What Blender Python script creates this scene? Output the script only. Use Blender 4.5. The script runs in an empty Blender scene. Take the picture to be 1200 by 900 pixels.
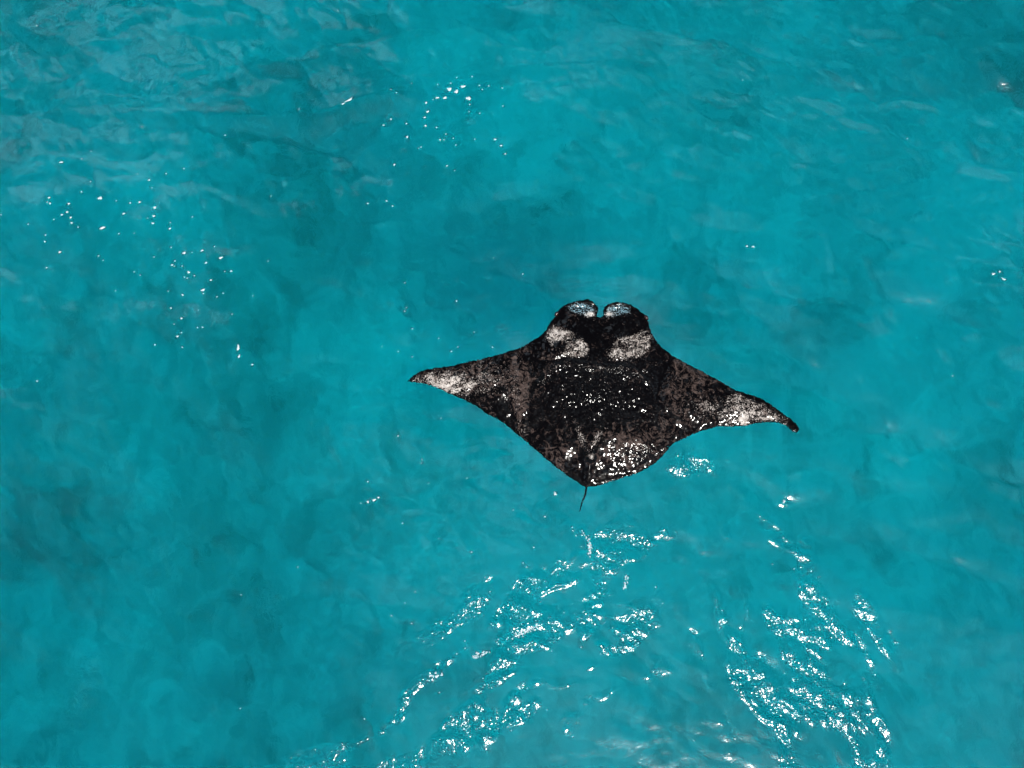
import bpy, math
import numpy as np

# ------------------------------------------------------------------ camera, sky, sun, exposure
sc = bpy.context.scene
W, H = 1200.0, 900.0                      # pixel frame of the photograph
HFOV = math.radians(60.0)
TILT = math.radians(8.0)                  # camera leans this far from straight down
DIST = 7.96
FOC = (W / 2) / math.tan(HFOV / 2)
CAM = np.array([0.0, -DIST * math.sin(TILT), DIST * math.cos(TILT)])

cam_d = bpy.data.cameras.new('camera')
cam = bpy.data.objects.new('camera', cam_d)
sc.collection.objects.link(cam)
cam.location = CAM
cam.rotation_euler = (TILT, 0, 0)
cam_d.sensor_fit = 'HORIZONTAL'
cam_d.angle = HFOV
cam_d.clip_start = 0.1
cam_d.clip_end = 20000
sc.camera = cam


def ray(px, py):
    x = (np.asarray(px, float) - W / 2) / FOC
    y = -(np.asarray(py, float) - H / 2) / FOC
    z = -np.ones_like(x)
    c, s = math.cos(TILT), math.sin(TILT)
    return x, y * c - z * s, y * s + z * c


def at(px, py, z=0.0):
    """pixel of the photograph -> point on the water level"""
    dx, dy, dz = ray(px, py)
    t = (z - CAM[2]) / dz
    return CAM[0] + dx * t, CAM[1] + dy * t


def pix(x, y):
    """point on the water level -> pixel of the photograph"""
    c, s = math.cos(TILT), math.sin(TILT)
    vx, vy, vz = x - CAM[0], y - CAM[1], 0 - CAM[2]
    cy, cz = vy * c + vz * s, -vy * s + vz * c
    return W / 2 + FOC * vx / -cz, H / 2 - FOC * cy / -cz


SX, SY, SZ = [float(v) for v in ray(810, 1130)]
sun_dir = np.array([SX, SY, -SZ]); sun_dir /= np.linalg.norm(sun_dir)
SUN_EL = math.asin(sun_dir[2])
SUN_AZ = math.atan2(sun_dir[0], sun_dir[1])

CLOUD_OFFSET = (33.3, 11.7, 18.9)
world = bpy.data.worlds.new('World')
sc.world = world
world.use_nodes = True
wn = world.node_tree
bg = wn.nodes['Background']
sky = wn.nodes.new('ShaderNodeTexSky')
sky.sky_type = 'NISHITA'
sky.sun_disc = False
sky.sun_elevation = SUN_EL
sky.sun_rotation = SUN_AZ
# fair-weather sky: one flat layer of scattered cumulus, closing up towards the horizon as such a layer does
tc = wn.nodes.new('ShaderNodeTexCoord')
sep = wn.nodes.new('ShaderNodeSeparateXYZ'); wn.links.new(tc.outputs['Generated'], sep.inputs[0])
zc = wn.nodes.new('ShaderNodeMath'); zc.operation = 'MAXIMUM'; zc.inputs[1].default_value = 0.08; wn.links.new(sep.outputs[2], zc.inputs[0])
comb = wn.nodes.new('ShaderNodeCombineXYZ')
for i_ in (0, 1):
    dv = wn.nodes.new('ShaderNodeMath'); dv.operation = 'DIVIDE'
    wn.links.new(sep.outputs[i_], dv.inputs[0]); wn.links.new(zc.outputs[0], dv.inputs[1]); wn.links.new(dv.outputs[0], comb.inputs[i_])
cn = wn.nodes.new('ShaderNodeTexNoise'); cn.inputs['Scale'].default_value = 3.0; cn.inputs['Detail'].default_value = 5
cmap = wn.nodes.new('ShaderNodeMapping'); cmap.inputs['Location'].default_value = CLOUD_OFFSET
wn.links.new(comb.outputs[0], cmap.inputs['Vector']); wn.links.new(cmap.outputs[0], cn.inputs['Vector'])
cr = wn.nodes.new('ShaderNodeMapRange'); cr.interpolation_type = 'SMOOTHSTEP'
cr.inputs['From Min'].default_value = 0.54; cr.inputs['From Max'].default_value = 0.64
wn.links.new(cn.outputs['Fac'], cr.inputs['Value'])
cm = wn.nodes.new('ShaderNodeMix'); cm.data_type = 'RGBA'
wn.links.new(cr.outputs[0], cm.inputs[0]); wn.links.new(sky.outputs[0], cm.inputs[6]); cm.inputs[7].default_value = (38, 46, 54, 1)
wn.links.new(cm.outputs[2], bg.inputs[0])
bg.inputs[1].default_value = 0.05

sun_l = bpy.data.lights.new('sun', 'SUN')
sun_l.energy = 5.0
sun_l.angle = math.radians(0.53)
sun_l.color = (1.0, 0.96, 0.9)
sun = bpy.data.objects.new('sun', sun_l)
sc.collection.objects.link(sun)
from mathutils import Vector
sun.rotation_euler = Vector(sun_dir).to_track_quat('Z', 'Y').to_euler()
sun.location = sun_dir * 30

sc.view_settings.view_transform = 'Standard'
sc.view_settings.look = 'None'
sc.view_settings.exposure = 0.06
sc.view_settings.gamma = 1.0
sc.render.engine = 'CYCLES'
sc.cycles.blur_glossy = 1.0
sc.cycles.caustics_refractive = True
sc.cycles.use_denoising = True
sc.cycles.max_bounces = 7

# ------------------------------------------------------------------ small helpers
rng = np.random.default_rng(7)


def sstep(a, b, x):
    t = np.clip((x - a) / (b - a), 0, 1)
    return t * t * (3 - 2 * t)


def gauss(u, v, cu, cv, su, sv, ang=0.0):
    a = math.radians(ang); c, s = math.cos(a), math.sin(a)
    p, q = (u - cu) * c + (v - cv) * s, -(u - cu) * s + (v - cv) * c
    return np.exp(-0.5 * ((p / su) ** 2 + (q / sv) ** 2))


def noise2(x, y, scale, seed, octaves=3):
    """smooth value noise, about -1..1"""
    out = np.zeros(np.broadcast(x, y).shape); amp = 1.0; tot = 0
    for o in range(octaves):
        g = np.random.default_rng(seed * 31 + o).uniform(-1, 1, (64, 64))
        fx, fy = x / scale * 2 ** o, y / scale * 2 ** o
        ix, iy = np.floor(fx).astype(int), np.floor(fy).astype(int)
        tx, ty = fx - ix, fy - iy
        tx = tx * tx * (3 - 2 * tx); ty = ty * ty * (3 - 2 * ty)
        a, b = g[iy % 64, ix % 64], g[iy % 64, (ix + 1) % 64]
        c, d = g[(iy + 1) % 64, ix % 64], g[(iy + 1) % 64, (ix + 1) % 64]
        out += amp * ((a * (1 - tx) + b * tx) * (1 - ty) + (c * (1 - tx) + d * tx) * ty)
        tot += amp; amp *= 0.5
    return out / tot * 1.6


def poly_sdf(x, y, P):
    """signed distance to polygon P, negative inside"""
    P = np.asarray(P, float)
    shp = x.shape; x = x.ravel(); y = y.ravel()
    d2 = np.full(x.shape, 1e9); ins = np.zeros(x.shape, bool)
    for i in range(len(P)):
        ax, ay = P[i]; bx, by = P[(i + 1) % len(P)]
        ex, ey = bx - ax, by - ay
        t = np.clip(((x - ax) * ex + (y - ay) * ey) / (ex * ex + ey * ey + 1e-12), 0, 1)
        d2 = np.minimum(d2, (x - ax - t * ex) ** 2 + (y - ay - t * ey) ** 2)
        c = ((ay > y) != (by > y))
        with np.errstate(divide='ignore', invalid='ignore'):
            c &= x < (bx - ax) * (y - ay) / (by - ay + 1e-15) + ax
        ins ^= c
    d = np.sqrt(d2); d[ins] *= -1
    return d.reshape(shp)


def mesh_obj(name, verts, faces, mat, parent=None, smooth=True, attrs=None):
    me = bpy.data.meshes.new(name)
    verts = np.ascontiguousarray(verts, np.float32); faces = np.ascontiguousarray(faces, np.int32)
    k = faces.shape[1]
    me.vertices.add(len(verts)); me.vertices.foreach_set('co', verts.ravel())
    me.loops.add(faces.size); me.loops.foreach_set('vertex_index', faces.ravel())
    me.polygons.add(len(faces))
    me.polygons.foreach_set('loop_start', np.arange(0, faces.size, k, dtype=np.int32))
    me.update(calc_edges=True)
    me.polygons.foreach_set('use_smooth', np.full(len(faces), smooth))
    for n, a in (attrs or {}).items():
        at_ = me.attributes.new(n, 'FLOAT', 'POINT')
        at_.data.foreach_set('value', np.ascontiguousarray(a, np.float32))
    me.materials.append(mat)
    o = bpy.data.objects.new(name, me)
    sc.collection.objects.link(o)
    o.parent = parent
    return o


def tag(o, label=None, cat=None, group=None, kind=None):
    for k, v in (('label', label), ('category', cat), ('group', group), ('kind', kind)):
        if v: o[k] = v
    return o


class NT:
    def __init__(self, name):
        self.m = bpy.data.materials.new(name); self.m.use_nodes = True
        self.t = self.m.node_tree
        self.bsdf = self.t.nodes['Principled BSDF']; self.out = self.t.nodes['Material Output']

    def n(self, typ, **kw):
        nd = self.t.nodes.new(typ)
        for k, v in kw.items():
            if k in nd.inputs.keys(): nd.inputs[k].default_value = v
            else: setattr(nd, k, v)
        return nd

    def l(self, a, b): self.t.links.new(a, b)

    def math(self, op, a, b=None, clamp=False):
        nd = self.t.nodes.new('ShaderNodeMath'); nd.operation = op; nd.use_clamp = clamp
        for i, v in enumerate((a, b)):
            if v is None: continue
            if isinstance(v, (int, float)): nd.inputs[i].default_value = v
            else: self.l(v, nd.inputs[i])
        return nd.outputs[0]

    def attr(self, name):
        nd = self.t.nodes.new('ShaderNodeAttribute'); nd.attribute_name = name
        return nd.outputs['Fac']

    def mix(self, fac, a, b):
        nd = self.t.nodes.new('ShaderNodeMix'); nd.data_type = 'RGBA'
        for i, v in ((0, fac), (6, a), (7, b)):
            if isinstance(v, (int, float)): nd.inputs[i].default_value = v
            elif isinstance(v, tuple): nd.inputs[i].default_value = (*v, 1)
            else: self.l(v, nd.inputs[i])
        return nd.outputs[2]

    def noise(self, scale, detail=3, rough=0.5, coord=None, dist=0.0):
        nd = self.n('ShaderNodeTexNoise', Scale=scale, Detail=detail, Roughness=rough, Distortion=dist)
        if coord is not None: self.l(coord, nd.inputs['Vector'])
        return nd.outputs['Fac']


# ------------------------------------------------------------------ outline of the manta ray (traced, on the water level)
def zp(pts): return [(460 + x / 2.4, 330 + y / 2.4) for x, y in pts]


OUT = zp([(40, 280), (55, 265), (75, 251), (100, 244), (150, 238), (200, 228), (250, 217), (300, 205), (335, 194), (360, 188),
          (385, 172), (410, 156), (430, 139), (443, 118), (455, 100), (468, 80), (485, 66), (510, 57), (545, 52), (566, 60),
          (577, 72), (578, 84), (573, 97), (583, 104), (592, 97), (591, 84), (594, 74), (606, 66), (628, 60), (650, 62), (670, 68),
          (690, 82), (706, 95), (716, 110), (720, 130), (729, 150), (740, 168), (752, 184), (768, 197), (790, 212), (815, 226),
          (850, 243), (880, 258), (910, 275), (940, 292), (965, 307), (1000, 318), (1030, 328), (1060, 345), (1085, 362),
          (1105, 377), (1120, 388), (1135, 402), (1143, 416), (1137, 425), (1122, 419), (1105, 405), (1085, 397), (1060, 395),
          (1030, 398), (1000, 403), (975, 408), (940, 408), (915, 407), (890, 414), (860, 423), (830, 436), (800, 449),
          (780, 464), (765, 484), (747, 504), (720, 522), (690, 538), (650, 552), (610, 563), (575, 575), (549, 577),
          (546, 600), (538, 620), (531, 648), (528, 648), (534, 618), (541, 598), (543, 577), (530, 571), (510, 556), (480, 537),
          (455, 518), (430, 496), (400, 470), (370, 445), (345, 425), (320, 402), (295, 387), (265, 370), (235, 350),
          (205, 333), (170, 318), (140, 303), (110, 291), (75, 284)])
_ox, _oy = at([p[0] for p in OUT], [p[1] for p in OUT])
OUTW = np.stack([_ox, _oy], 1)

# ------------------------------------------------------------------ the sea surface as a height field
N, STEP = 1024, 0.012
PATCH = N * STEP
kk = 2 * np.pi * np.fft.fftfreq(N, STEP)
KX, KY = np.meshgrid(kk, kk)
KM = np.hypot(KX, KY); KM[0, 0] = 1e-6


def ocean(lo, hi, wind_deg, spread, slope_rms, seed, power=2.0):
    """random wave field holding wavelengths lo..hi (m), scaled to a given rms slope; returns height, chop x, chop y"""
    r = np.random.default_rng(seed)
    k1, k2 = 2 * np.pi / hi, 2 * np.pi / lo
    band = sstep(k1 * 0.6, k1, KM) * (1 - sstep(k2 * 0.7, k2 * 1.3, KM))
    th = np.arctan2(KY, KX) - math.radians(wind_deg)
    dirw = np.abs(np.cos(th)) ** spread
    F = (r.normal(size=KM.shape) + 1j * r.normal(size=KM.shape)) * band * dirw * KM ** (-power)
    h = np.fft.ifft2(F).real
    Fh = np.fft.fft2(h)
    sx, sy = np.fft.ifft2(1j * KX * Fh).real, np.fft.ifft2(1j * KY * Fh).real
    g = slope_rms / math.sqrt((sx ** 2 + sy ** 2).mean())
    cx, cy = np.fft.ifft2(-1j * KX / KM * Fh).real, np.fft.ifft2(-1j * KY / KM * Fh).real
    return h * g, cx * g, cy * g


gx = (np.arange(N) - N // 2) * STEP
GX, GY = np.meshgrid(gx, gx)
U, V = pix(GX, GY)

MS = poly_sdf(GX[::4, ::4], GY[::4, ::4], OUTW)           # distance to the animal, coarse
MS = np.repeat(np.repeat(MS, 4, 0), 4, 1)
near = sstep(0.02, 0.30, MS)                              # 0 at the animal, 1 away from it

swell, wcx, wcy = ocean(0.9, 5.0, 62, 2, 0.065, 11)
chop, ccx, ccy = ocean(0.22, 0.9, 75, 3, 0.075, 5)
rip, rcx, rcy = ocean(0.075, 0.26, 60, 1, 0.12, 9, 2.0)

# wind ruffles: where short ripples are strong and where the water lies slick
def streaks(ang, along, across, seed, lo, hi):
    """torn bands of ripples, stretched along the angle given (degrees, world)"""
    a = math.radians(ang); c, s_ = math.cos(a), math.sin(a)
    w1, w2 = 0.12 * noise2(GX, GY, 0.5, seed + 50, 2), 0.12 * noise2(GX, GY, 0.5, seed + 60, 2)
    p, q = (GX + w1) * c + (GY + w2) * s_, -(GX + w1) * s_ + (GY + w2) * c
    return sstep(lo, hi, noise2(p * across / along, q, across, seed, 3))


zoneL = sstep(0.28, 0.6, gauss(U, V, 630, 745, 150, 88, -32) + 0.16 * noise2(GX, GY, 0.7, 71, 3))
zoneL = np.maximum(zoneL, sstep(0.3, 0.6, gauss(U, V, 410, 895, 80, 20, -8) + 0.15 * noise2(GX, GY, 0.5, 72, 2)))
zoneR = sstep(0.25, 0.55, gauss(U, V, 935, 785, 80, 125, -20) + 0.16 * noise2(GX, GY, 0.7, 73, 3))
glit = zoneL * streaks(30, 0.5, 0.17, 81, -0.15, 0.3) + zoneR * streaks(108, 0.55, 0.16, 82, -0.15, 0.3)
glit += 2.2 * gauss(U, V, 797, 538, 24, 9) + 0.9 * gauss(U, V, 95, 810, 9, 26, 12) + 0.8 * gauss(U, V, 437, 586, 9, 6) + 0.8 * gauss(U, V, 318, 705, 8, 12)
glit += 0.8 * gauss(U, V, 920, 583, 6, 6) + 0.7 * gauss(U, V, 780, 620, 5, 5)
ruff = 0.20 + 0.18 * sstep(-0.1, 0.9, noise2(GX, GY, 1.6, 3))
ruff += 0.4 * gauss(U, V, 200, 70, 240, 75, 8) * (0.4 + 0.6 * streaks(25, 1.2, 0.5, 83, -0.4, 0.3))
ruff += 0.35 * gauss(U, V, 980, 120, 220, 100, 20)
ruff *= 0.25 + 0.75 * near
glit *= 0.4 + 0.6 * near
chopm = 0.42 - 0.30 * gauss(U, V, 780, 910, 260, 120) + 0.45 * sstep(420, 120, V) + 0.42 * sstep(760, 980, U) * sstep(760, 600, V) + 0.6 * sstep(330, 60, V) * sstep(700, 300, U) + 0.4 * gauss(U, V, 1050, 250, 180, 200)
swm = 0.45 - 0.3 * gauss(U, V, 820, 890, 170, 90) + 0.6 * sstep(600, 250, V)
HF = swell * swm + chop * chopm * (0.35 + 0.65 * near) + rip * (ruff + 1.2 * glit)
RUFF = 0.7 * ruff + 1.0 * glit
# one steeper wave running in front of the animal
def crest(pts, width, amp):
    P = np.array([at(*p) for p in pts], float)
    best = np.full(GX.shape, 1e9); sgn = np.zeros(GX.shape)
    for a, b in zip(P[:-1], P[1:]):
        e = b - a
        t = np.clip(((GX - a[0]) * e[0] + (GY - a[1]) * e[1]) / (e @ e), 0, 1)
        dx, dy = GX - a[0] - t * e[0], GY - a[1] - t * e[1]
        d = np.hypot(dx, dy); m = d < best
        best[m] = d[m]; sgn[m] = np.sign(e[0] * dy - e[1] * dx)[m]
    s = best * sgn                                        # positive behind the crest (away from the camera side)
    fade = gauss(U, V, 330, 110, 210, 120)
    return amp * fade * np.where(s > 0, np.exp(-(s / (width * 3.4)) ** 2), 1 / (1 + (s / width) ** 2))


HF = HF + crest([(-60, 150), (60, 128), (170, 128), (280, 135), (370, 132), (440, 112), (520, 92), (620, 84)], 0.20, 0.085)
near2 = near
CX = (wcx * swm + ccx * chopm) * 0.8 * near2
CY = (wcy + ccy * chopm) * 0.8 * near2


def height(x, y):
    fx, fy = np.asarray(x) / STEP + N // 2, np.asarray(y) / STEP + N // 2
    ix, iy = np.floor(fx).astype(int), np.floor(fy).astype(int)
    tx, ty = fx - ix, fy - iy
    h = lambda j, i: HF[j % N, i % N]
    return (h(iy, ix) * (1 - tx) + h(iy, ix + 1) * tx) * (1 - ty) + (h(iy + 1, ix) * (1 - tx) + h(iy + 1, ix + 1) * tx) * ty


# ------------------------------------------------------------------ materials
def water_material():
    n = NT('sea_water')
    b = n.bsdf
    b.inputs['Base Color'].default_value = (1, 1, 1, 1)
    b.inputs['Transmission Weight'].default_value = 1.0
    b.inputs['Roughness'].default_value = 0.115
    b.inputs['IOR'].default_value = 1.333
    geo = n.n('ShaderNodeNewGeometry')
    a = n.noise(32, 1.5, 0.5, geo.outputs['Position'], 0.5)
    bp = n.n('ShaderNodeBump', Strength=1.0, Distance=0.0060)
    n.l(n.math('MULTIPLY', a, n.attr('ripple')), bp.inputs['Height']); n.l(bp.outputs[0], b.inputs['Normal'])
    va = n.n('ShaderNodeVolumeAbsorption', Density=0.70)
    va.inputs['Color'].default_value = (0.0, 0.9185, 0.9515, 1)
    n.l(va.outputs[0], n.out.inputs['Volume'])
    return n.m


def seabed_material():
    n = NT('seabed_sand')
    geo = n.n('ShaderNodeNewGeometry'); p = geo.outputs['Position']
    mp = n.n('ShaderNodeMapping'); mp.inputs['Scale'].default_value = (1.0, 0.45, 1.0); mp.inputs['Rotation'].default_value = (0, 0, 0.15)
    n.l(p, mp.inputs['Vector']); q = mp.outputs[0]
    big = n.noise(0.45, 3, 0.5, p, 0.6)
    mid = n.noise(2.2, 7, 0.76, q, 1.6)
    weed = n.noise(0.9, 7, 0.72, q, 2.0)
    wr = n.n('ShaderNodeMapRange', interpolation_type='SMOOTHSTEP'); wr.inputs['From Min'].default_value = 0.50; wr.inputs['From Max'].default_value = 0.62
    n.l(weed, wr.inputs['Value'])
    reef = n.attr('reef')
    f = n.math('ADD', n.math('MULTIPLY', n.math('SUBTRACT', big, 0.5), 1.4), n.math('MULTIPLY', n.math('SUBTRACT', mid, 0.5), 2.6))
    f = n.math('ADD', f, n.math('MULTIPLY', wr.outputs[0], 0.24))
    f = n.math('ADD', n.math('ADD', f, 0.26), n.math('MULTIPLY', reef, 0.34), clamp=True)
    c = n.mix(f, (0.72, 0.70, 0.61), (0.29, 0.31, 0.26))
    n.l(c, n.bsdf.inputs['Base Color'])
    n.bsdf.inputs['Roughness'].default_value = 1.0
    n.bsdf.inputs['Specular IOR Level'].default_value = 0.0
    return n.m


def skin_material():
    n = NT('manta_skin')
    geo = n.n('ShaderNodeNewGeometry'); p = geo.outputs['Position']
    w, m, blue = n.attr('white'), n.attr('mottle'), n.attr('blue')
    fine = n.noise(95, 2, 0.65, p)
    mid = n.noise(30, 3, 0.6, p, 0.6)
    grain = n.math('ADD', n.math('MULTIPLY', n.math('SUBTRACT', fine, 0.5), 3.2), n.math('MULTIPLY', n.math('SUBTRACT', mid, 0.5), 1.6))
    # white marks break up into specks
    fw = n.math('MULTIPLY', n.math('ADD', n.math('SUBTRACT', grain, 0.72), w), 2.2, clamp=True)
    wisp = n.noise(11, 5, 0.65, p, 1.8)
    fm = n.math('ADD', n.math('MULTIPLY', grain, 0.55), n.math('MULTIPLY', n.math('SUBTRACT', wisp, 0.5), 4.2))
    fm = n.math('MULTIPLY', n.math('ADD', n.math('SUBTRACT', fm, 0.55), n.math('MULTIPLY', m, 0.72)), 0.9, clamp=True)
    c = n.mix(fm, (0.0014, 0.001, 0.001), (0.100, 0.070, 0.060))
    tone = n.math('ADD', n.math('MULTIPLY', n.math('SUBTRACT', n.noise(17, 4, 0.6, p, 0.8), 0.5), 3.0), n.math('MULTIPLY', w, 0.55), clamp=True)
    white = n.mix(blue, n.mix(tone, (0.16, 0.125, 0.11), (0.62, 0.56, 0.51)), (0.20, 0.34, 0.40))
    c = n.mix(fw, c, white)
    n.l(c, n.bsdf.inputs['Base Color'])
    b = n.bsdf
    b.inputs['Roughness'].default_value = 0.55
    b.inputs['Specular IOR Level'].default_value = 0.0
    b.inputs['Coat Weight'].default_value = 0.7
    b.inputs['Coat Roughness'].default_value = 0.11
    b.inputs['Coat IOR'].default_value = 1.33
    bp = n.n('ShaderNodeBump', Strength=0.6, Distance=0.006)
    n.l(mid, bp.inputs['Height']); n.l(bp.outputs[0], b.inputs['Normal'])
    # film of water running over the back
    film = n.noise(36, 0.5, 0.4, p, 0.0)
    bc = n.n('ShaderNodeBump', Strength=1.0, Distance=0.010)
    n.l(n.math('MULTIPLY', film, n.attr('film')), bc.inputs['Height']); n.l(bc.outputs[0], b.inputs['Coat Normal'])
    return n.m


def simple(name, col, rough=0.5, spec=0.5):
    n = NT(name)
    n.bsdf.inputs['Base Color'].default_value = (*col, 1)
    n.bsdf.inputs['Roughness'].default_value = rough
    n.bsdf.inputs['Specular IOR Level'].default_value = spec
    return n.m


def foam_material():
    n = NT('sea_foam')
    geo = n.n('ShaderNodeNewGeometry')
    a = n.noise(90, 3, 0.6, geo.outputs['Position'])
    n.l(n.mix(a, (0.30, 0.42, 0.45), (0.62, 0.68, 0.69)), n.bsdf.inputs['Base Color'])
    n.bsdf.inputs['Roughness'].default_value = 0.5
    return n.m


# ------------------------------------------------------------------ seabed and sea
def axis(lo, hi, step, far, grow=1.35):
    a = list(np.arange(lo, hi + step / 2, step)); s = step
    while a[-1] < far: s = min(s * grow, 400); a.append(a[-1] + s)
    s = step; b = []; v = lo
    while v > -far: s = min(s * grow, 400); v -= s; b.append(v)
    return np.array(b[::-1] + a)


def grid_faces(nx, ny):
    i = np.arange(nx * ny).reshape(ny, nx)
    return np.stack([i[:-1, :-1], i[:-1, 1:], i[1:, 1:], i[1:, :-1]], -1).reshape(-1, 4)


DEPTH = 6.5
ax, ay = axis(-11, 11, 0.14, 3000), axis(-10, 11, 0.14, 3000)
X, Y = np.meshgrid(ax, ay)
# reef patches sit where the photograph shows darker water (lines of sight bend to the steep on the way down)
SUx, SUy = pix(X * 0.62, CAM[1] + (Y - CAM[1]) * 0.62)
reef = (1.0 * gauss(SUx, SUy, 350, 210, 90, 110, 15) + 0.9 * gauss(SUx, SUy, 120, 640, 190, 170) + 0.8 * gauss(SUx, SUy, 1180, 620, 60, 150, -10)
        + 0.9 * gauss(SUx, SUy, 1150, 40, 160, 70) + 0.6 * gauss(SUx, SUy, 980, 200, 70, 30) + 0.5 * gauss(SUx, SUy, 60, 60, 150, 80)
        - 0.9 * gauss(SUx, SUy, 480, 360, 110, 60, -10) - 0.8 * gauss(SUx, SUy, 1060, 470, 80, 160, 10) - 0.6 * gauss(SUx, SUy, 740, 80, 200, 70)
        - 0.6 * gauss(SUx, SUy, 700, 680, 300, 90))
zb = -DEPTH + 0.35 * noise2(X, Y, 2.6, 21, 4) - 0.3 * reef
seabed = mesh_obj('seabed', np.stack([X, Y, zb], -1).reshape(-1, 3), grid_faces(len(ax), len(ay)), seabed_material(), attrs={'reef': reef.ravel()})
tag(seabed, 'pale sandy seabed with darker reef patches under the turquoise water', 'seabed', kind='structure')

nd = 0.012
x0, x1, y0, y1 = -5.52, 5.52, -4.20, 5.04
ax, ay = axis(x0, x1, nd, 3000, 1.25), axis(y0, y1, nd, 3000, 1.25)
X, Y = np.meshgrid(ax, ay)
ix, iy = np.rint(X / STEP).astype(int) + N // 2, np.rint(Y / STEP).astype(int) + N // 2
out = np.maximum(np.maximum(x0 - X, X - x1), np.maximum(y0 - Y, Y - y1))
fade = 1 - sstep(0.1, 2.5, out)
far_sw = 0.10 * np.sin(X * 0.21 + Y * 0.33) * sstep(2, 20, out) * (1 - sstep(60, 150, out))
Z = HF[iy % N, ix % N] * fade + far_sw
XX = X + CX[iy % N, ix % N] * fade; YY = Y + CY[iy % N, ix % N] * fade
sea = mesh_obj('sea', np.stack([XX, YY, Z], -1).reshape(-1, 3), grid_faces(len(ax), len(ay)), water_material(), attrs={'ripple': (RUFF[iy % N, ix % N] * fade + 0.3 * (1 - fade)).ravel()})
tag(sea, 'clear turquoise sea water rippled by a light wind', 'water', kind='structure')

# ------------------------------------------------------------------ the manta ray
def build_manta():
    s = 0.0062
    lo, hi = OUTW.min(0) - 0.05, OUTW.max(0) + 0.05
    xs, ys = np.arange(lo[0], hi[0], s), np.arange(lo[1], hi[1], s)
    X, Y = np.meshgrid(xs, ys)
    D = poly_sdf(X, Y, OUTW)
    u0, v0 = pix(X, Y)
    tail = sstep(566, 574, v0)
    D = D + (0.004 * noise2(X, Y, 0.022, 41, 2) + 0.003 * noise2(X, Y, 0.07, 42, 2)) * (1 - tail) * np.exp(-np.abs(D) / 0.03)
    gy, gxx = np.gradient(D, s)
    gm = np.hypot(gxx, gy) + 1e-9
    ins = D < 0
    cell = ins[:-1, :-1] | ins[:-1, 1:] | ins[1:, 1:] | ins[1:, :-1]
    used = np.zeros(D.shape, bool)
    used[:-1, :-1] |= cell; used[:-1, 1:] |= cell; used[1:, 1:] |= cell; used[1:, :-1] |= cell
    snap = used & ~ins
    X = np.where(snap, X - np.clip(D, 0, 1.3 * s) * gxx / gm, X); Y = np.where(snap, Y - np.clip(D, 0, 1.3 * s) * gy / gm, Y)
    d = np.maximum(-D, 0)                                     # depth inside the outline
    u, v = pix(X, Y)
    zu, zv = (u - 460) * 2.4, (v - 330) * 2.4                 # the tracing frame
    # --- back
    top = 0.014 + 0.060 * (1 - np.exp(-(d / 0.22) ** 1.2))
    top += 0.018 * gauss(zu, zv, 560, 320, 150, 95) + 0.012 * gauss(zu, zv, 560, 330, 26, 120)
    flap = np.interp(zu, [530, 560, 600, 640, 690, 740, 790], [505, 485, 460, 445, 446, 462, 482])
    top += sstep(535, 575, zu) * (0.016 * sstep(60, 0, np.abs(zv - flap)) * (zv < flap) + 0.016 * sstep(52, 0, zv - flap) * (zv >= flap)) * sstep(0, 0.03, d)
    top += 0.012 * gauss(zu, zv, 470, 480, 30, 26)
    # step across the shoulders where the head meets the back
    ridge = 5 * noise2(zu, zv * 0 + 3.3, 45, 64, 2) + np.interp(zu, [380, 420, 450, 500, 545, 575, 610, 650, 690, 730], [300, 275, 243, 224, 232, 246, 246, 238, 252, 300])
    mk = sstep(375, 430, zu) * sstep(740, 690, zu)
    top += mk * (0.75 + 0.5 * noise2(zu, zv, 40, 65, 2)) * (0.012 * np.exp(-((zv - ridge - 5) / 9) ** 2) - 0.010 * np.exp(-((zv - ridge + 12) / 8) ** 2))
    # folds at the wing roots
    for cu, cv, su, sv, a, h in ((748, 300, 13, 70, 8, -.018), (780, 290, 12, 60, 12, .010), (335, 345, 12, 55, -4, -.014), (360, 320, 10, 70, -3, .009),
                                 (845, 270, 26, 30, 20, .012), (880, 300, 14, 24, 0, -.010), (985, 360, 8, 40, 8, .008), (530, 440, 10, 40, -25, .010), (575, 440, 10, 36, 30, .010), (553, 510, 7, 60, 5, .012), (553, 492, 9, 9, 0, .03)):
        top += h * gauss(zu, zv, cu, cv, su, sv, a) * sstep(0, 0.06, d)
    # rolled head fins
    for cu, cv in ((537, 76), (632, 82)):
        top += -0.02 * gauss(zu, zv, cu, cv, 24, 10) + 0.012 * gauss(zu, zv, cu, cv - 16, 30, 6)
    top += (0.006 * noise2(X, Y, 0.09, 51, 3) + 0.004 * noise2(X, Y, 0.20, 52, 2)) * sstep(0, 0.05, d)
    tl = sstep(566, 602, v)
    base = height(X, Y)
    top = top - 0.16 * tl ** 1.3
    bot = -0.020 - 0.30 * (1 - np.exp(-(d / 0.35) ** 1.5)) - 0.16 * tl ** 1.3
    rim = snap
    zt = base + np.where(rim, 0.004 - 0.16 * tl ** 1.3, top)
    # --- skin marks
    def patch(poly, soft):
        return sstep(soft, -soft, poly_sdf(zu, zv, poly))
    nz = noise2(zu, zv, 40, 61, 3)
    white = 0.82 * patch([(432, 132), (455, 122), (500, 142), (535, 163), (552, 190), (546, 212), (505, 218), (475, 212), (446, 196), (430, 160)], 11)
    white = white - 0.75 * gauss(zu, zv, 466, 186, 12, 13)
    white = np.maximum(white, 0.84 * patch([(602, 200), (625, 168), (665, 150), (700, 143), (718, 136), (731, 160), (724, 188), (702, 212), (655, 226), (612, 228)], 11))
    white = np.maximum(white, 0.88 * patch([(52, 278), (92, 254), (150, 247), (200, 254), (262, 285), (230, 306), (194, 332), (150, 310), (100, 289)], 22))
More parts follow.
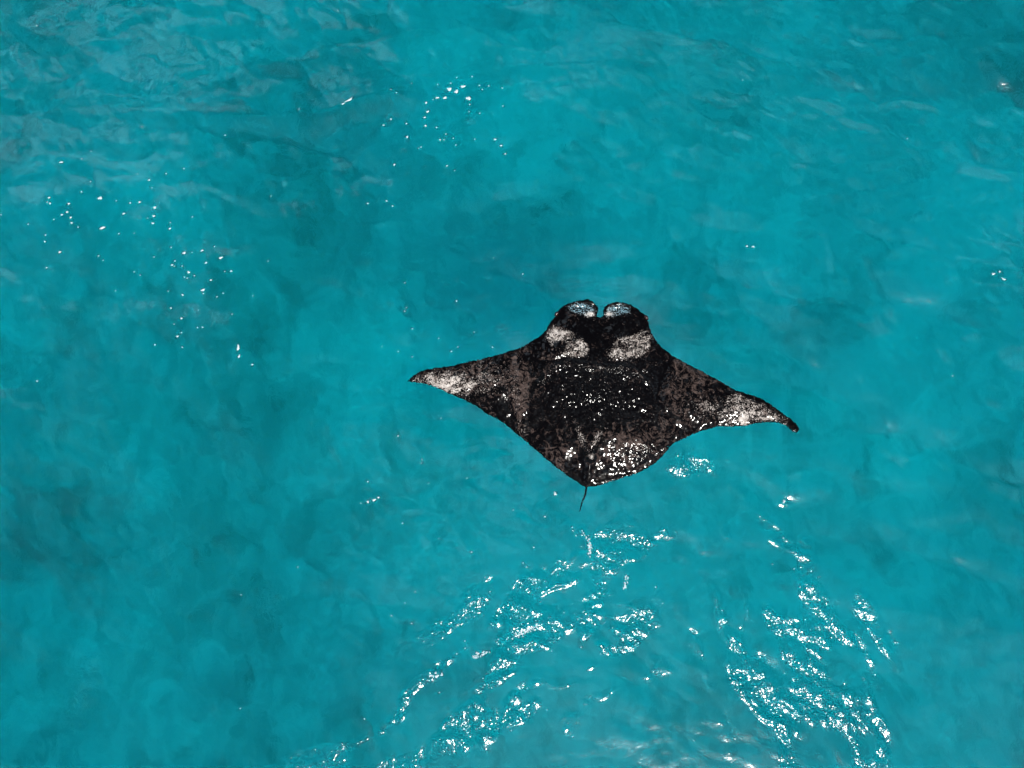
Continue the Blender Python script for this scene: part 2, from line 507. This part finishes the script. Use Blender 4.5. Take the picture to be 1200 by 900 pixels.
    white = np.maximum(white, 0.88 * patch([(925, 338), (965, 312), (1000, 328), (1050, 350), (1092, 376), (1098, 398), (1040, 400), (985, 412), (945, 398), (900, 385)], 22))
    white = np.maximum(white, 1.45 * gauss(zu, zv, 985, 382, 17, 22)); white = np.maximum(white, 1.3 * gauss(zu, zv, 140, 292, 50, 11, 18)); white = np.maximum(white, 1.2 * gauss(zu, zv, 1045, 387, 50, 9))
    white = np.maximum(white, 0.62 * gauss(zu, zv, 260, 275, 70, 40)); white = np.maximum(white, 0.62 * gauss(zu, zv, 890, 355, 50, 25))
    white = white + (0.20 * noise2(zu, zv, 22, 62, 3) + 0.2 * noise2(zu * 0.5 + zv, zv * 0.3 - zu * 0.15, 9, 63, 2)) * sstep(0.25, 0.6, white)
    white = np.maximum(white, 1.3 * gauss(zu, zv, 557, 492, 7, 7))  # highlight on the small dorsal fin, painted into the skin colour
    edge = np.exp(-d / 0.014)
    blue = np.maximum(patch([(487, 72), (520, 58), (560, 66), (574, 84), (560, 100), (525, 96), (500, 86)], 7), patch([(594, 88), (606, 72), (640, 66), (668, 76), (668, 92), (635, 102), (598, 102)], 7))
    white = np.maximum(white, 0.80 * blue)
    for cu, cv in ((556, 94), (606, 94)):
        g = gauss(zu, zv, cu, cv, 14, 7); white = np.maximum(white, 1.5 * g); blue = blue * (1 - g)
    white = white * (1 - 0.85 * edge * (1 - blue) * (zv < 0.13 * zu + 268))
    white = np.where(mk > 0, np.maximum(white, mk * 0.45 * np.exp(-((zv - ridge - 8) / 9) ** 2)), white)
    white = np.maximum(white, 0.85 * gauss(zu, zv, 530, 440, 8, 32, -24)); white = np.maximum(white, 0.85 * gauss(zu, zv, 574, 440, 8, 28, 28))
    white = np.maximum(white, 0.12 * (gauss(zu, zv, 560, 320, 110, 60)) + 0.1 * gauss(zu, zv, 640, 290, 50, 60))
    for cu, cv, su, sv, a in ((350, 310, 14, 60, -3), (365, 410, 14, 34, -25), (425, 285, 18, 6, -20)):
        white = np.maximum(white, 0.5 * gauss(zu, zv, cu, cv, su, sv, a))
    mott = (0.55 * gauss(zu, zv, 300, 270, 110, 60) + 0.85 * gauss(zu, zv, 352, 330, 22, 80, -4) + 0.9 * gauss(zu, zv, 842, 265, 30, 40, 15)
            + 0.6 * gauss(zu, zv, 775, 300, 18, 70, 8) + 0.6 * gauss(zu, zv, 470, 490, 34, 30) + 0.7 * gauss(zu, zv, 680, 470, 90, 40, -15)
            + 0.5 * gauss(zu, zv, 850, 360, 70, 50) + 0.35 * gauss(zu, zv, 550, 440, 60, 50) + 0.5 * gauss(zu, zv, 660, 430, 70, 25)
            + 0.20 + 0.3 * nz - 0.5 * gauss(zu, zv, 315, 370, 25, 35) - 0.45 * gauss(zu, zv, 570, 340, 110, 60) - 0.35 * gauss(zu, zv, 590, 140, 80, 40))
    film = 0.10 + 1.3 * gauss(zu, zv, 580, 300, 100, 62) + 0.7 * gauss(zu, zv, 570, 250, 110, 18) + 1.0 * gauss(zu, zv, 710, 474, 70, 20, -8) + 0.35 * gauss(zu, zv, 220, 290, 90, 40) + 0.15 * gauss(zu, zv, 900, 360, 120, 50)
    # --- mesh: back and belly share the rim
    idt = np.full(D.shape, -1); idt[used] = np.arange(used.sum())
    nt = used.sum()
    inner = used & ~rim
    idb = idt.copy(); idb[inner] = nt + np.arange(inner.sum())
    vt = np.stack([X[used], Y[used], zt[used]], 1)
    vb = np.stack([X[inner], Y[inner], (base + np.minimum(bot, top - 0.006))[inner]], 1)
    q = lambda I: np.stack([I[:-1, :-1], I[:-1, 1:], I[1:, 1:], I[1:, :-1]], -1)[cell]
    faces = np.concatenate([q(idt), q(idb)[:, ::-1]])
    at_ = {}
    for k, a in (('white', white), ('mottle', mott), ('blue', blue), ('film', film)):
        at_[k] = np.concatenate([a[used], np.zeros(inner.sum()) + (1.3 if k == 'white' else 0)])
    return np.concatenate([vt, vb]), faces, at_


mv, mf, ma = build_manta()
manta = mesh_obj('manta_ray', mv, mf, skin_material(), attrs=ma)
tag(manta, 'large black manta ray with pale shoulder patches gliding at the sea surface', 'manta ray')

eye_m = simple('eye_dark', (0.03, 0.012, 0.01), 0.15)
for zu_, zv_, rot in ((461, 92, 35), (711, 104, -38)):
    ex, ey = at(460 + zu_ / 2.4, 330 + zv_ / 2.4)
    ez = float(height(np.array([ex]), np.array([ey]))[0])
    th, ph = np.meshgrid(np.linspace(0, 2 * np.pi, 17)[:-1], np.linspace(0.12, np.pi - 0.12, 9))
    vs = np.stack([0.016 * np.sin(ph) * np.cos(th), 0.026 * np.sin(ph) * np.sin(th), 0.018 * np.cos(ph)], -1).reshape(-1, 3)
    a = math.radians(-rot); vs = np.stack([vs[:, 0] * math.cos(a) - vs[:, 1] * math.sin(a), vs[:, 0] * math.sin(a) + vs[:, 1] * math.cos(a), vs[:, 2]], 1)
    vs += (float(ex), float(ey), ez + 0.012)
    fs = [[r * 16 + c, (r + 1) * 16 + c, (r + 1) * 16 + (c + 1) % 16, r * 16 + (c + 1) % 16] for r in range(8) for c in range(16)]
    mesh_obj('eye', vs, np.array(fs), eye_m, manta)

# ------------------------------------------------------------------ foam flecks drifting on the water, a few of them modelled sun glints
FL = [(117, 235, 4, 2.5, 10), (71, 195, 3, 2, 20), (181, 245, 3, 2, 0), (120, 268, 6, 1.6, 25), (60, 235, 2, 1.5, 0), (61, 241, 1.5, 1.5, 0), (82, 241, 2, 1.6, 0),
      (80, 250, 2, 1.5, 0), (84, 256, 2, 1.5, 0), (85, 262, 2, 1.4, 0), (74, 253, 2, 1.4, 0), (145, 252, 2.4, 1.6, 15), (152, 240, 1.6, 1.3, 0), (163, 239, 2.4, 1.4, 30),
      (180, 255, 2.2, 1.6, 0), (179, 263, 2.2, 1.5, 0), (199, 269, 2.2, 1.4, 0), (174, 213, 2, 1.4, 0), (55, 282, 1.5, 1.3, 0), (72, 294, 2.4, 1.6, 0), (56, 312, 1.4, 1.2, 0),
      (217, 298, 3, 2, 10), (238, 296, 2.4, 1.6, 0), (260, 305, 3, 2, 20), (243, 310, 2, 1.6, 0), (223, 320, 2.6, 1.8, 0), (240, 341, 4, 1.8, 10), (249, 330, 2, 1.4, 0),
      (216, 346, 2.2, 1.5, 0), (203, 311, 2, 1.4, 20), (215, 374, 2.2, 1.5, 0), (202, 362, 1.6, 1.3, 0), (210, 394, 2.2, 1.4, 0), (272, 320, 2, 1.4, 0), (183, 404, 1.4, 1.3, 0),
      (282, 408, 2, 5, 0), (283, 418, 1.6, 3, 0), (45, 445, 1.6, 1.3, 0), (298, 428, 1.6, 1.3, 0), (530, 110, 4, 2.4, 10), (538, 113, 4, 2.4, -10), (545, 108, 4, 2.2, 0),
      (552, 121, 4, 2.8, -20), (525, 119, 3.4, 2, 20), (516, 119, 2.6, 1.8, 0), (503, 124, 2.2, 1.6, 0), (505, 133, 2.4, 1.6, 0), (502, 139, 2, 1.5, 0), (503, 148, 2, 1.5, 0),
      (520, 164, 1.5, 1.2, 0), (481, 160, 2.6, 1.6, 0), (467, 191, 1.8, 1.4, 0), (480, 145, 1.5, 1.2, 0), (462, 140, 1.6, 1.2, 0), (454, 146, 1.6, 1.2, 0), (583, 165, 2, 1.4, 0),
      (590, 172, 1.8, 1.3, 0), (595, 182, 1.6, 1.3, 0), (432, 237, 1.6, 1.2, 0), (456, 233, 1.6, 1.2, 0), (463, 239, 1.4, 1.2, 0), (415, 120, 7, 1.5, 25), (408, 124, 3, 1.2, 25),  # the last two pale flecks imitate a sun glint on the crest
      (437, 586, 3, 2, 12), (430, 588, 2, 2, 0), (442, 583, 2, 1.5, 0), (650, 579, 3, 3, 0), (920, 583, 2.5, 3, 0), (874, 291, 2, 1.2, -5), (881, 292, 2.4, 1.4, -5), (1160, 325, 3, 2, 0), (1172, 331, 4, 1.4, -20), (1168, 322, 1.5, 2, 0)]  # flecks at the isolated glitter spots imitate sun glints in pale colour
r2 = np.random.default_rng(3)
for cu, cv, su, sv, n_ in ((120, 250, 70, 35, 26), (235, 320, 35, 40, 24), (530, 130, 40, 28, 26), (500, 370, 50, 30, 10), (600, 450, 400, 300, 60), (620, 720, 90, 70, 40)):
    for _ in range(n_):
        FL.append((r2.normal(cu, su), r2.normal(cv, sv), r2.uniform(0.6, 1.4), r2.uniform(0.6, 1.1), r2.uniform(-40, 40)))
# torn streaks of foam bubbles
for cu, cv, ln, wd, ang, n_ in ((690, 640, 15, 3, 82, 26), (733, 684, 10, 2, 100, 10), (618, 740, 20, 3, -28, 34), (560, 772, 13, 3, -20, 20), (508, 797, 11, 3, -10, 16)):
    for _ in range(n_):
        p, q = r2.normal(0, ln * 0.5), r2.normal(0, wd * 0.5); g_ = math.radians(ang)
        FL.append((cu + p * math.cos(g_) - q * math.sin(g_), cv + p * math.sin(g_) + q * math.cos(g_), r2.uniform(0.8, 2.4), r2.uniform(0.7, 1.5), -ang + r2.uniform(-25, 25)))
pxm = float(at(601, 450)[0] - at(600, 450)[0])
fv, ff = [], []
for pu, pv, a, b, rot in FL:
    cx, cy = [float(t) for t in at(pu, pv)]
    if poly_sdf(np.array([cx]), np.array([cy]), OUTW)[0] < 0.06: continue
    k = 14; th = np.linspace(0, 2 * np.pi, k + 1)[:-1]
    rr = 1 + 0.28 * np.sin(2 * th + r2.uniform(0, 6)) * r2.uniform(0, 1) + 0.2 * np.sin(3 * th + r2.uniform(0, 6)) + r2.uniform(-.16, .16, k)
    i0 = len(fv)
    for f, hz in ((1.0, 0.000), (0.62, 0.55), (0.25, 0.8)):
        lx, ly = 0.68 * a * pxm * rr * f * np.cos(th), 0.68 * b * pxm * rr * f * np.sin(th)
        q = math.radians(rot)
        wx, wy = cx + lx * math.cos(q) - ly * math.sin(q), cy + lx * math.sin(q) + ly * math.cos(q)
        wz = height(wx, wy) + 0.002 + hz * min(a, b) * pxm * 0.5
        ii, jj = np.rint(wx / STEP).astype(int) + N // 2, np.rint(wy / STEP).astype(int) + N // 2
        fv += list(zip(wx + CX[jj % N, ii % N], wy + CY[jj % N, ii % N], wz))
    fv.append(tuple(np.mean(fv[-k:], 0)))
    for ring in (0, 1):
        for j in range(k):
            ff += [(i0 + ring * k + j, i0 + ring * k + (j + 1) % k, i0 + (ring + 1) * k + (j + 1) % k), (i0 + ring * k + j, i0 + (ring + 1) * k + (j + 1) % k, i0 + (ring + 1) * k + j)]
    for j in range(k): ff.append((i0 + 2 * k + j, i0 + 2 * k + (j + 1) % k, i0 + 3 * k))
foam = mesh_obj('foam', np.array(fv), np.array(ff), foam_material())
tag(foam, 'tiny white foam flecks and bubbles scattered over the sea, a few pale flecks modelled as sun glints', 'foam', kind='stuff')
